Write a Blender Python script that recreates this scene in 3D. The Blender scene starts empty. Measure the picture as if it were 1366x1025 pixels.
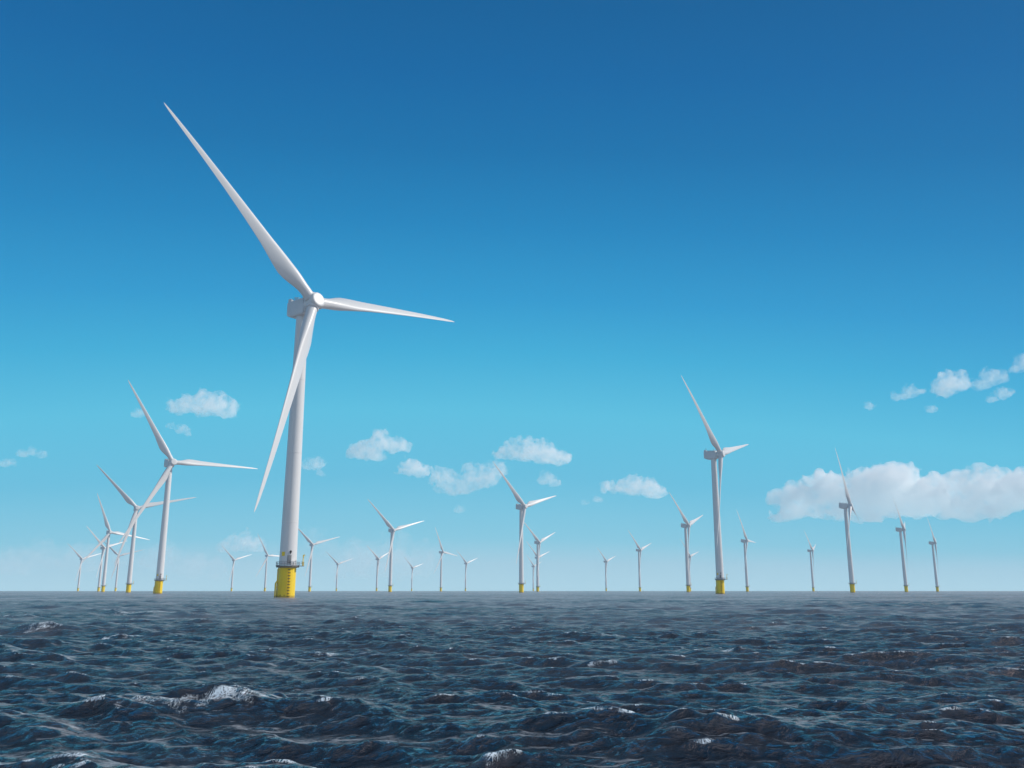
import bpy, bmesh, math, random
import numpy as np
from mathutils import Matrix, Vector

SC = bpy.context.scene
COL = SC.collection
R = math.radians

# ------------------------------------------------------------------ camera
CAM_H, CAM_F, CAM_P = 2.33, 1157.4, 0.2337          # eye height (m), focal length in photo pixels, pitch (rad)
cd = bpy.data.cameras.new("camera"); cam = bpy.data.objects.new("camera", cd); COL.objects.link(cam)
cam.location = (0, 0, CAM_H); cam.rotation_euler = (math.pi / 2 + CAM_P, 0, 0)
cd.sensor_fit = 'HORIZONTAL'; cd.sensor_width = 36.0; cd.lens = CAM_F / 1366.0 * 36.0
cd.clip_start = 0.1; cd.clip_end = 60000
SC.camera = cam

# ------------------------------------------------------------------ world and sun
SUN_AZ, SUN_EL = 84.0, 37.0                            # clockwise from the view direction (+Y)
w = bpy.data.worlds.new("World"); SC.world = w; w.use_nodes = True
nt = w.node_tree; nt.nodes.clear()
N = nt.nodes.new; L = nt.links.new
out = N('ShaderNodeOutputWorld'); bg = N('ShaderNodeBackground'); bg.inputs['Strength'].default_value = 0.1
sky = N('ShaderNodeTexSky'); sky.sky_type = 'NISHITA'; sky.sun_disc = False
sky.sun_elevation = R(SUN_EL); sky.sun_rotation = R(SUN_AZ); sky.air_density = 1.0; sky.dust_density = 0.6; sky.ozone_density = 1.5
# a grade of the clear sky by true elevation: deep saturated blue high up, grey added overhead, unseen, for sea reflections, turquoise to pale low down
SKY_GRADE = [(0.0, (0.4467, 0.7414, 0.8832)), (1.7, (0.3729, 0.6680, 0.8268)), (3.3, (0.2219, 0.6044, 0.7903)), (7.3, (0.1257, 0.5312, 0.7567)), (11.5, (0.1005, 0.5378, 0.7685)), (15.4, (0.0479, 0.4305, 0.7075)), (18.9, (0.0254, 0.3315, 0.6424)), (23.7, (0.0110, 0.2393, 0.5291)), (28.4, (0.0055, 0.1736, 0.4280)), (32.9, (0.0031, 0.1393, 0.3796)), (37.0, (0.0027, 0.1199, 0.3297)), (43.0, (0.022, 0.115, 0.275)), (52.0, (0.050, 0.125, 0.235)), (60.0, (0.062, 0.135, 0.23))]
if SKY_GRADE:
    tc = N('ShaderNodeTexCoord'); sp = N('ShaderNodeSeparateXYZ'); L(tc.outputs['Generated'], sp.inputs[0])
    asn = N('ShaderNodeMath'); asn.operation = 'ARCSINE'; L(sp.outputs['Z'], asn.inputs[0])
    mr = N('ShaderNodeMapRange'); mr.inputs['From Min'].default_value = 0; mr.inputs['From Max'].default_value = R(60)
    x2 = N('ShaderNodeMath'); x2.operation = 'MULTIPLY'; L(sp.outputs['X'], x2.inputs[0]); L(sp.outputs['X'], x2.inputs[1])
    e1 = N('ShaderNodeMath'); e1.operation = 'MULTIPLY_ADD'; e1.inputs[1].default_value = 0.20; L(x2.outputs[0], e1.inputs[0]); L(asn.outputs[0], e1.inputs[2])
    e2 = N('ShaderNodeMath'); e2.operation = 'MULTIPLY_ADD'; e2.inputs[1].default_value = 0.035; L(sp.outputs['X'], e2.inputs[0]); L(e1.outputs[0], e2.inputs[2])
    lo_ = N('ShaderNodeMapRange'); lo_.inputs['From Max'].default_value = 0.12; L(asn.outputs[0], lo_.inputs['Value'])
    e3 = N('ShaderNodeMix'); L(lo_.outputs[0], e3.inputs[0]); L(asn.outputs[0], e3.inputs[2]); L(e2.outputs[0], e3.inputs[3])
    L(e3.outputs[0], mr.inputs['Value'])
    cr = N('ShaderNodeValToRGB'); cr.color_ramp.interpolation = 'LINEAR'
    el = cr.color_ramp.elements
    for i, (deg, c) in enumerate(SKY_GRADE):
        e = el[i] if i < 2 else el.new(deg / 60.0)
        e.position = deg / 60.0; e.color = (*c, 1)
    L(mr.outputs[0], cr.inputs['Fac'])
    m1 = N('ShaderNodeVectorMath'); m1.operation = 'SCALE'; m1.inputs['Scale'].default_value = 1.0 / 0.1; L(cr.outputs[0], m1.inputs[0])
    mx = N('ShaderNodeMix'); mx.data_type = 'RGBA'; mx.inputs[0].default_value = 0.95; L(sky.outputs[0], mx.inputs[6]); L(m1.outputs[0], mx.inputs[7])
    # unseen bank of bright broken cloud, added behind the camera as fill light
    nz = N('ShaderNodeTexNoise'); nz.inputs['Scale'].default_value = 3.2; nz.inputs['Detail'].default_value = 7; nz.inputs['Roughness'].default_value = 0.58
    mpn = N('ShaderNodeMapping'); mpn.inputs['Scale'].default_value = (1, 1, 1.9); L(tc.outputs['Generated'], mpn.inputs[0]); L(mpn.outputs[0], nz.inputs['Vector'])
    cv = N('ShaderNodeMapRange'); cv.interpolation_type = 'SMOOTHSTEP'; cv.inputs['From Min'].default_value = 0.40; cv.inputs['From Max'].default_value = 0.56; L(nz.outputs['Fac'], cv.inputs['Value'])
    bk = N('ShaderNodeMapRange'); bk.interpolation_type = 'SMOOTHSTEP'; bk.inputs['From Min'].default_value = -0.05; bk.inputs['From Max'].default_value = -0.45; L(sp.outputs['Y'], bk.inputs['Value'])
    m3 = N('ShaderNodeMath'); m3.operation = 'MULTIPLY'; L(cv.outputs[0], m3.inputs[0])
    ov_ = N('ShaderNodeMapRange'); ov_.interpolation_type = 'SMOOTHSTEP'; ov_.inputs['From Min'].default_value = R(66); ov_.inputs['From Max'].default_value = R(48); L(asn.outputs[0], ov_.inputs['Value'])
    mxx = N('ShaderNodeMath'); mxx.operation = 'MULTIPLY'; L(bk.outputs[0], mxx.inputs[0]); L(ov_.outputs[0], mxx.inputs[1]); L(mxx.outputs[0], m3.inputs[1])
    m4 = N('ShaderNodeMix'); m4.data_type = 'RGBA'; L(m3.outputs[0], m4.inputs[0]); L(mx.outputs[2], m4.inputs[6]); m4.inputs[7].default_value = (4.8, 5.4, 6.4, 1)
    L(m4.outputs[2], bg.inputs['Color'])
else:
    L(sky.outputs[0], bg.inputs['Color'])
L(bg.outputs[0], out.inputs['Surface'])

sd = bpy.data.lights.new("sun", 'SUN'); sd.energy = 3.4; sd.angle = R(0.53); sd.color = (1.0, 0.945, 0.87)
sun = bpy.data.objects.new("sun", sd); COL.objects.link(sun)
sv = Vector((math.sin(R(SUN_AZ)) * math.cos(R(SUN_EL)), math.cos(R(SUN_AZ)) * math.cos(R(SUN_EL)), math.sin(R(SUN_EL))))
sun.rotation_euler = sv.to_track_quat('Z', 'Y').to_euler()

SC.view_settings.view_transform = 'Standard'; SC.view_settings.look = 'None'
SC.view_settings.exposure = 0.0; SC.view_settings.gamma = 1.0
SC.cycles.volume_bounces = 24; SC.cycles.max_bounces = 32; SC.cycles.volume_step_rate = 1.0; SC.cycles.volume_max_steps = 256
SC.cycles.sample_clamp_direct = 1.2; SC.cycles.sample_clamp_indirect = 6.0

# ------------------------------------------------------------------ helpers
def tag(o, label=None, cat=None, group=None, kind=None):
    for k, v in (('label', label), ('category', cat), ('group', group), ('kind', kind)):
        if v: o[k] = v
    return o

def link(name, me, parent=None):
    o = bpy.data.objects.new(name, me); COL.objects.link(o)
    if parent is not None: o.parent = parent
    return o

def mesh(name, bm, mat, smooth=True, angle=35):
    bmesh.ops.recalc_face_normals(bm, faces=bm.faces[:])
    if smooth:
        for f in bm.faces: f.smooth = True
        for e in bm.edges:
            if len(e.link_faces) == 2 and e.calc_face_angle(0) > R(angle): e.smooth = False
    me = bpy.data.meshes.new(name); bm.to_mesh(me); bm.free(); me.materials.append(mat)
    return me

def lathe(bm, prof, seg=48, cx=0, cy=0, cap=True):
    rings = []
    for r, z in prof:
        rings.append([bm.verts.new((cx + r * math.cos(2 * math.pi * k / seg), cy + r * math.sin(2 * math.pi * k / seg), z)) for k in range(seg)])
    for a, b in zip(rings, rings[1:]):
        for k in range(seg):
            bm.faces.new((a[k], a[(k + 1) % seg], b[(k + 1) % seg], b[k]))
    if cap:
        bm.faces.new(rings[0][::-1]); bm.faces.new(rings[-1])

def tube(bm, pts, r, seg=8):
    pts = [Vector(p) for p in pts]; rings = []
    for i, p in enumerate(pts):
        d = (pts[min(i + 1, len(pts) - 1)] - pts[max(i - 1, 0)]).normalized()
        s = d.orthogonal().normalized() if i == 0 else (s - d * s.dot(d)).normalized()
        t = d.cross(s)
        rings.append([bm.verts.new(p + (s * math.cos(a) + t * math.sin(a)) * r) for a in [2 * math.pi * k / seg for k in range(seg)]])
    for a, b in zip(rings, rings[1:]):
        for k in range(seg): bm.faces.new((a[k], a[(k + 1) % seg], b[(k + 1) % seg], b[k]))
    bm.faces.new(rings[0][::-1]); bm.faces.new(rings[-1])

def ring(bm, rad, z, r, seg=40, a0=0, a1=360):
    n = seg
    pts = [(rad * math.cos(R(a0 + (a1 - a0) * k / n)), rad * math.sin(R(a0 + (a1 - a0) * k / n)), z) for k in range(n + 1)]
    tube(bm, pts, r, 6)

def box(bm, c, s, bev=0.0, rot=None):
    r = bmesh.ops.create_cube(bm, size=1.0)
    vs = r['verts']
    M = Matrix.Translation(c) @ (rot if rot else Matrix.Identity(4)) @ Matrix.Diagonal((*s, 1))
    bmesh.ops.transform(bm, matrix=M, verts=vs)
    if bev:
        es = list({e for v in vs for e in v.link_edges})
        bmesh.ops.bevel(bm, geom=es, offset=bev, segments=3, profile=0.6, affect='EDGES')

# ------------------------------------------------------------------ materials
def paint(name, col, rough, dirt=None, dirt_amt=0.25, streak=True):
    m = bpy.data.materials.new(name); m.use_nodes = True; t = m.node_tree; b = t.nodes['Principled BSDF']
    b.inputs['Roughness'].default_value = rough
    tc = t.nodes.new('ShaderNodeTexCoord'); mp = t.nodes.new('ShaderNodeMapping')
    mp.inputs['Scale'].default_value = (1.3, 1.3, 0.12) if streak else (0.6, 0.6, 0.6)
    t.links.new(tc.outputs['Object'], mp.inputs[0])
    n = t.nodes.new('ShaderNodeTexNoise'); n.inputs['Scale'].default_value = 1.0; n.inputs['Detail'].default_value = 6; n.inputs['Roughness'].default_value = 0.65
    t.links.new(mp.outputs[0], n.inputs['Vector'])
    rp = t.nodes.new('ShaderNodeMapRange'); rp.inputs['From Min'].default_value = 0.45; rp.inputs['From Max'].default_value = 0.8; rp.inputs['To Max'].default_value = dirt_amt
    t.links.new(n.outputs['Fac'], rp.inputs['Value'])
    mx = t.nodes.new('ShaderNodeMix'); mx.data_type = 'RGBA'; mx.inputs[6].default_value = (*col, 1)
    mx.inputs[7].default_value = (*(dirt or [c * 0.6 for c in col]), 1)
    t.links.new(rp.outputs[0], mx.inputs[0]); t.links.new(mx.outputs[2], b.inputs['Base Color'])
    r2 = t.nodes.new('ShaderNodeMapRange'); r2.inputs['To Min'].default_value = rough - 0.08; r2.inputs['To Max'].default_value = rough + 0.12
    t.links.new(n.outputs['Fac'], r2.inputs['Value']); t.links.new(r2.outputs[0], b.inputs['Roughness'])
    return m, t, b, mx

M_WHITE = paint('white_paint', (0.73, 0.73, 0.725), 0.38, (0.58, 0.55, 0.50), 0.30)[0]
M_BLADE = paint('blade_gelcoat', (0.70, 0.70, 0.70), 0.33, (0.62, 0.59, 0.55), 0.25)[0]
M_NAC = paint('nacelle_shell', (0.66, 0.67, 0.68), 0.42, (0.50, 0.50, 0.50), 0.35, False)[0]
M_STEEL = paint('galvanised_steel', (0.26, 0.27, 0.28), 0.5, (0.16, 0.15, 0.14), 0.4, False)[0]
M_DARK = paint('dark_steel', (0.045, 0.045, 0.05), 0.5, (0.08, 0.06, 0.05), 0.4, False)[0]
M_YEL, _t, _b, _mx = paint('yellow_paint', (0.93, 0.66, 0.03), 0.42, (0.58, 0.33, 0.03), 0.35)
# splash zone: weed and rust stains on the lowest metre and a half of the steel
_tc = _t.nodes.new('ShaderNodeTexCoord'); _sp = _t.nodes.new('ShaderNodeSeparateXYZ'); _t.links.new(_tc.outputs['Object'], _sp.inputs[0])
_nz = _t.nodes.new('ShaderNodeTexNoise'); _nz.inputs['Scale'].default_value = 1.6; _nz.inputs['Detail'].default_value = 5; _t.links.new(_tc.outputs['Object'], _nz.inputs['Vector'])
_ad = _t.nodes.new('ShaderNodeMath'); _ad.operation = 'MULTIPLY_ADD'; _ad.inputs[1].default_value = 2.2; _t.links.new(_nz.outputs['Fac'], _ad.inputs[0]); _ad.inputs[2].default_value = -0.25
_su = _t.nodes.new('ShaderNodeMath'); _su.operation = 'SUBTRACT'; _t.links.new(_ad.outputs[0], _su.inputs[0]); _t.links.new(_sp.outputs['Z'], _su.inputs[1])
_mr = _t.nodes.new('ShaderNodeMapRange'); _mr.inputs['From Min'].default_value = -0.1; _mr.inputs['From Max'].default_value = 0.35; _mr.inputs['To Max'].default_value = 0.55
_t.links.new(_su.outputs[0], _mr.inputs['Value'])
_m2 = _t.nodes.new('ShaderNodeMix'); _m2.data_type = 'RGBA'; _t.links.new(_mx.outputs[2], _m2.inputs[6]); _m2.inputs[7].default_value = (0.11, 0.075, 0.045, 1)
_t.links.new(_mr.outputs[0], _m2.inputs[0]); _t.links.new(_m2.outputs[2], _b.inputs['Base Color'])
M_RED = paint('lamp_housing', (0.35, 0.05, 0.04), 0.4, None, 0.2, False)[0]

# ------------------------------------------------------------------ wind turbine parts (metres, waterline at z = 0)
HUB_Z, PLAT_Z, OV, BLADE_L = 100.0, 10.2, 5.67, 71.4
ANG = {}                                              # meshes shared by every turbine

def build_tower():
    bm = bmesh.new(); prof = []
    z0, z1, r0, r1 = PLAT_Z + 0.25, 97.0, 2.78, 1.98
    joints = [PLAT_Z + 1.6, 24.0, 47.0, 72.0]
    zs = sorted(set([z0, z1] + joints + [z0 + (z1 - z0) * k / 14 for k in range(15)]))
    for z in zs:
        r = r0 + (r1 - r0) * ((z - z0) / (z1 - z0)) ** 1.05
        if z in joints: prof += [(r, z - 0.12), (r + 0.045, z - 0.10), (r + 0.045, z + 0.10), (r, z + 0.12)]
        else: prof.append((r, z))
    lathe(bm, prof, 64)
    lathe(bm, [(2.12, 96.6), (2.18, 96.8), (2.18, 97.35), (2.0, 97.5)], 48)          # yaw bearing collar
    return mesh('tower', bm, M_WHITE, angle=50)

def build_foundation():
    bm = bmesh.new()
    lathe(bm, [(2.75, -4.0), (2.75, 0.0), (2.75, 8.9), (2.81, 8.92), (2.81, 9.15), (2.75, 9.17), (2.75, PLAT_Z - 0.3)], 64)
    return mesh('foundation', bm, M_YEL, angle=50)

def build_platform():
    bm = bmesh.new()
    lathe(bm, [(2.85, PLAT_Z - 0.75), (3.55, PLAT_Z - 0.28), (3.75, PLAT_Z - 0.26), (3.75, PLAT_Z), (2.75, PLAT_Z + 0.004)], 48)
    for k in range(16):
        a = R(k * 22.5)
        box(bm, (3.15 * math.cos(a), 3.15 * math.sin(a), PLAT_Z - 0.45), (0.95, 0.10, 0.32), 0, Matrix.Rotation(a, 4, 'Z'))
    # laydown area sticking out on the right
    box(bm, (4.3, -0.6, PLAT_Z - 0.14), (1.6, 2.6, 0.2), 0.03)
    return mesh('platform', bm, M_STEEL)

def build_railing():
    bm = bmesh.new()
    for z in (0.15, 0.6, 1.15): ring(bm, 3.67, PLAT_Z + z, 0.045, 48)
    for k in range(24):
        a = R(k * 15); x, y = 3.67 * math.cos(a), 3.67 * math.sin(a)
        tube(bm, [(x, y, PLAT_Z - 0.05), (x, y, PLAT_Z + 1.17)], 0.05, 6)
    for z in (0.6, 1.15):
        tube(bm, [(4.0, -1.85, PLAT_Z + z), (5.05, -1.85, PLAT_Z + z), (5.05, 0.65, PLAT_Z + z), (4.0, 0.65, PLAT_Z + z)], 0.045, 6)
    for p in ((5.05, -1.85), (5.05, -0.6), (5.05, 0.65)):
        tube(bm, [(*p, PLAT_Z - 0.05), (*p, PLAT_Z + 1.17)], 0.05, 6)
    return mesh('railing', bm, M_STEEL)

def build_crane():
    bm = bmesh.new()
    lathe(bm, [(0.22, PLAT_Z - 0.04), (0.22, PLAT_Z + 0.5), (0.15, PLAT_Z + 0.6), (0.13, PLAT_Z + 3.3), (0.10, PLAT_Z + 3.4)], 16, 4.75, -1.4)
    tube(bm, [(4.75, -1.4, PLAT_Z + 3.2), (5.0, -2.1, PLAT_Z + 3.45), (5.25, -2.9, PLAT_Z + 3.15)], 0.10, 8)
    tube(bm, [(4.75, -1.4, PLAT_Z + 2.1), (4.98, -2.05, PLAT_Z + 3.35)], 0.07, 6)
    tube(bm, [(5.25, -2.9, PLAT_Z + 3.15), (5.25, -2.9, PLAT_Z + 2.2)], 0.03, 5)
    box(bm, (4.72, -1.05, PLAT_Z + 0.9), (0.45, 0.4, 0.5), 0.04)
    return mesh('crane', bm, M_YEL)

def surf(az, r, z):                                   # a point on a cylinder; az from the camera-facing side, positive to the right
    return (r * math.sin(R(az)), -r * math.cos(R(az)), z)

def build_ladder(side):                               # two stringers of one boat ladder with their stand-offs
    bm = bmesh.new()
    for da in (-8.0, 8.0):
        tube(bm, [surf(side + da, 2.95, -2.5), surf(side + da, 2.95, PLAT_Z - 0.6)], 0.05, 8)
        for k in range(5): tube(bm, [surf(side + da, 2.7, 0.9 + 2.0 * k), surf(side + da, 2.95, 0.9 + 2.0 * k)], 0.04, 6)
    return mesh('ladder', bm, M_YEL)

def build_rung(side):
    bm = bmesh.new(); tube(bm, [surf(side - 7.9, 2.95, 0), surf(side + 7.9, 2.95, 0)], 0.11, 6)
    return mesh('rung', bm, M_DARK)

def build_fender():
    bm = bmesh.new()
    for da in (-72.0,):
        tube(bm, [surf(da, 3.55, -2.5), surf(da, 3.55, 4.6), surf(da, 3.0, 5.4)], 0.17, 10)
        for z in (0.8, 3.4): tube(bm, [surf(da, 2.7, z), surf(da, 3.55, z)], 0.11, 8)
    return mesh('fender', bm, M_YEL)

def build_cable_pipe():
    bm = bmesh.new()
    tube(bm, [surf(-112, 3.2, -3), surf(-112, 3.2, PLAT_Z - 1.2), surf(-112, 2.9, PLAT_Z - 0.7)], 0.2, 10)
    for z in (2, 5, 8): tube(bm, [surf(-112, 2.7, z), surf(-112, 3.2, z)], 0.1, 6)
    return mesh('cable_pipe', bm, M_YEL)

def build_door():
    bm = bmesh.new(); a = 8.0; rot = Matrix.Rotation(R(a), 4, 'Z')
    box(bm, surf(a, 2.80, PLAT_Z + 2.0), (1.25, 0.16, 2.5), 0.06, rot)
    return mesh('door', bm, M_STEEL)

def build_door_panel():
    bm = bmesh.new(); a = 8.0; rot = Matrix.Rotation(R(a), 4, 'Z')
    box(bm, surf(a, 2.9, PLAT_Z + 1.95), (0.92, 0.1, 2.15), 0.04, rot)
    return mesh('door_panel', bm, M_STEEL)

def build_cabinet(a, wd, h):
    bm = bmesh.new(); box(bm, surf(a, 3.25, PLAT_Z + h / 2 + 0.03), (wd, 0.55, h), 0.05, Matrix.Rotation(R(a), 4, 'Z'))
    return mesh('cabinet', bm, M_WHITE)

def build_lantern():
    bm = bmesh.new(); x, y, _ = surf(14, 2.98, 0)
    lathe(bm, [(0.10, PLAT_Z + 3.5), (0.12, PLAT_Z + 4.0), (0.34, PLAT_Z + 4.05), (0.34, PLAT_Z + 4.55), (0.12, PLAT_Z + 4.75)], 16, x, y)
    tube(bm, [surf(14, 2.6, PLAT_Z + 3.6), (x, y, PLAT_Z + 3.6)], 0.08, 6)
    return mesh('lantern', bm, M_DARK)

def build_nameplate():
    bm = bmesh.new(); n = 8
    grid = [[bm.verts.new(surf(-46 + 3.2 * i, r, z)) for i in range(n)] for r, z in ((2.80, PLAT_Z + 3.0), (2.83, PLAT_Z + 3.0), (2.83, PLAT_Z + 4.3), (2.80, PLAT_Z + 4.3))]
    for a, b in zip(grid, grid[1:]):
        for k in range(n - 1): bm.faces.new((a[k], a[k + 1], b[k + 1], b[k]))
    return mesh('nameplate', bm, M_YEL)

# nacelle: origin at the tower axis at hub height, rotor towards -Y
def sect(bm, y, wd, zb, zt, cr=0.7, n=5):
    vs = []
    for cx, cz, a0 in ((wd / 2 - cr, zt - cr, 0), (-wd / 2 + cr, zt - cr, 90), (-wd / 2 + cr, zb + cr, 180), (wd / 2 - cr, zb + cr, 270)):
        for k in range(n): a = R(a0 + 90 * k / (n - 1)); vs.append(bm.verts.new((cx + cr * math.cos(a), y, cz + cr * math.sin(a))))
    return vs

def build_nacelle():
    bm = bmesh.new()
    S = [sect(bm, 6.7, 4.3, -1.6, 2.5, 0.5), sect(bm, 6.55, 4.9, -2.0, 3.0, 0.6), sect(bm, 5.0, 5.3, -2.7, 3.1, 0.6),
         sect(bm, 2.6, 5.4, -2.95, 3.1, 0.6), sect(bm, -1.6, 5.4, -2.95, 3.0, 0.7), sect(bm, -2.4, 5.2, -2.8, 2.85, 0.9),
         sect(bm, -2.6, 4.2, -2.1, 2.2, 1.2)]
    for a, b in zip(S, S[1:]):
        n = len(a)
        for k in range(n): bm.faces.new((a[k], a[(k + 1) % n], b[(k + 1) % n], b[k]))
    bm.faces.new(S[0][::-1]); bm.faces.new(S[-1])
    # raised roof panel joints and side ribs
    for y in (-0.2, 1.9, 4.0):
        box(bm, (0, y, 3.07), (4.2, 0.10, 0.12), 0.02)
        for s in (-1, 1): box(bm, (s * 2.69, y, 0.2), (0.08, 0.12, 3.6), 0.02)
    return mesh('nacelle', bm, M_NAC)

def build_generator():                                # the round neck between housing and hub
    bm = bmesh.new()
    lathe(bm, [(2.5, 0), (2.6, 0.1), (2.6, 0.6), (2.3, 0.75), (2.15, 0.95), (2.15, 1.25)], 48)
    bmesh.ops.rotate(bm, verts=bm.verts[:], matrix=Matrix.Rotation(R(90), 3, 'X'))
    bmesh.ops.translate(bm, verts=bm.verts[:], vec=(0, -2.45, 0))
    return mesh('generator', bm, M_NAC)

def build_cooler():
    bm = bmesh.new()
    box(bm, (0, 6.0, 3.6), (4.3, 0.35, 1.2), 0.05)
    for s in (-1, 1): box(bm, (s * 2.2, 5.6, 3.5), (0.14, 1.5, 1.15), 0.03)
    return mesh('cooler', bm, M_NAC)

def build_roof_rail():
    bm = bmesh.new()
    for z in (3.4, 3.85): tube(bm, [(-2.1, 4.8, z), (-2.1, 1.2, z), (2.1, 1.2, z), (2.1, 4.8, z)], 0.05, 6)
    for x in (-2.1, 2.1):
        for y in (1.2, 2.4, 3.6, 4.8): tube(bm, [(x, y, 2.95), (x, y, 3.87)], 0.05, 6)
    return mesh('roof_railing', bm, M_STEEL)

def build_roof_light():
    bm = bmesh.new()
    lathe(bm, [(0.25, 2.8), (0.25, 3.3), (0.42, 3.35), (0.42, 3.95), (0.28, 4.1)], 16, 0, -1.2)
    return mesh('roof_light', bm, M_WHITE)

def build_mast():
    bm = bmesh.new()
    tube(bm, [(0.8, 6.0, 4.0), (0.8, 6.0, 5.6)], 0.06, 6); tube(bm, [(0.2, 6.0, 5.2), (1.4, 6.0, 5.2)], 0.045, 6)
    for x in (0.2, 1.4): lathe(bm, [(0.06, 5.2), (0.14, 5.35), (0.14, 5.6), (0.05, 5.65)], 10, x, 6.0)
    return mesh('wind_mast', bm, M_STEEL)

# hub: origin at the rotor centre, shaft along -Y
def build_hub():
    bm = bmesh.new()
    lathe(bm, [(2.1, -2.1), (2.38, -1.95), (2.45, -1.2), (2.45, 1.5), (2.42, 2.3), (2.34, 2.55), (2.18, 2.68), (1.9, 2.74), (1.0, 2.79), (0.02, 2.80)], 56)
    bmesh.ops.rotate(bm, verts=bm.verts[:], matrix=Matrix.Rotation(R(90), 3, 'X'))
    return mesh('hub', bm, M_WHITE, angle=40)

def foil(n=28):                                       # unit chord section, x from leading edge 0 to trailing edge 1, t thickness shape
    xs = [(1 - math.cos(math.pi * k / n)) / 2 for k in range(n + 1)]
    th = lambda x: 5 * (0.2969 * math.sqrt(x) - 0.126 * x - 0.3516 * x * x + 0.2843 * x ** 3 - 0.1015 * x ** 4)
    return xs, th

def build_blade():
    """Span along +Z, leading edge to +X, upwind to -Y."""
    bm = bmesh.new(); n = 16; xs, th = foil(n); rings = []
    SP = [0, .015, .03, .05, .075, .10, .13, .16, .19, .22, .26, .30, .36, .42, .5, .58, .66, .74, .82, .88, .93, .96, .98, .992, 1.0]
    def lerp(tab, s):
        for (a, x), (b, y) in zip(tab, tab[1:]):
            if s <= b:
                u = (s - a) / (b - a); u = u * u * (3 - 2 * u) if len(tab) < 6 else u
                return x + (y - x) * u
        return tab[-1][1]
    CH = [(0, 3.3), (.035, 3.3), (.06, 3.55), (.09, 4.5), (.12, 5.2), (.145, 5.6), (.17, 5.6), (.21, 5.25), (.30, 4.15), (.42, 3.35), (.58, 2.5), (.74, 1.85), (.88, 1.25), (.94, .95), (.97, .68), (.99, .38), (1.0, .08)]
    TK = [(0, 1.0), (.04, 1.0), (.08, .80), (.12, .60), (.17, .44), (.24, .34), (.34, .28), (.5, .23), (.7, .20), (1.0, .17)]
    TW = [(0, 16), (.06, 16), (.12, 15), (.2, 12), (.3, 8.5), (.45, 5), (.65, 2), (.85, 0), (1.0, -1)]
    RD = [(0, 1.0), (.03, 1.0), (.06, .75), (.09, .45), (.12, .2), (.16, 0), (1.0, 0)]   # 1 = circle, 0 = aerofoil
    for s in SP:
        c, tk, tw, rd = lerp(CH, s), lerp(TK, s), -R(lerp(TW, s) * 0.85 + 12), lerp(RD, s)
        z = 2.2 + s * (BLADE_L - 2.2); yb = 2.9 * s * s
        ax = 0.5 * rd + 0.30 * (1 - rd)
        pts = []
        for k in range(2 * n):
            up = k <= n; x = xs[k] if up else xs[2 * n - k]
            yf = th(x) * tk * (1 if up else -0.85)
            yc = math.sqrt(max(0, 0.25 - (x - 0.5) ** 2)) * (1 if up else -1) * tk
            y = (yf * (1 - rd) + yc * rd) * c
            X = (ax - x) * c
            pts.append(bm.verts.new((X * math.cos(tw) - y * math.sin(tw), X * math.sin(tw) + y * math.cos(tw) + yb, z)))
        rings.append(pts)
    m = 2 * n
    for a, b in zip(rings, rings[1:]):
        for k in range(m): bm.faces.new((a[k], a[(k + 1) % m], b[(k + 1) % m], b[k]))
    bm.faces.new(rings[0][::-1]); bm.faces.new(rings[-1])
    return mesh('blade', bm, M_BLADE, angle=60)

def build_collar():
    bm = bmesh.new(); lathe(bm, [(1.85, 1.7), (2.0, 1.8), (2.0, 2.45), (1.95, 2.6), (1.82, 2.62)], 40)
    return mesh('blade_collar', bm, M_NAC)

ME = dict(tower=build_tower(), foundation=build_foundation(), platform=build_platform(), railing=build_railing(), crane=build_crane(),
          ladder=build_ladder(12), rung=build_rung(12), fender=build_fender(), cable_pipe=build_cable_pipe(), door=build_door(),
          door_panel=build_door_panel(), cabinet=build_cabinet(24, 0.9, 1.5), box=build_cabinet(38, 0.7, 1.1), lantern=build_lantern(), nameplate=build_nameplate(), nacelle=build_nacelle(),
          generator=build_generator(), cooler=build_cooler(), roof_railing=build_roof_rail(), roof_light=build_roof_light(), wind_mast=build_mast(),
          hub=build_hub(), blade=build_blade(), blade_collar=build_collar())

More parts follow.
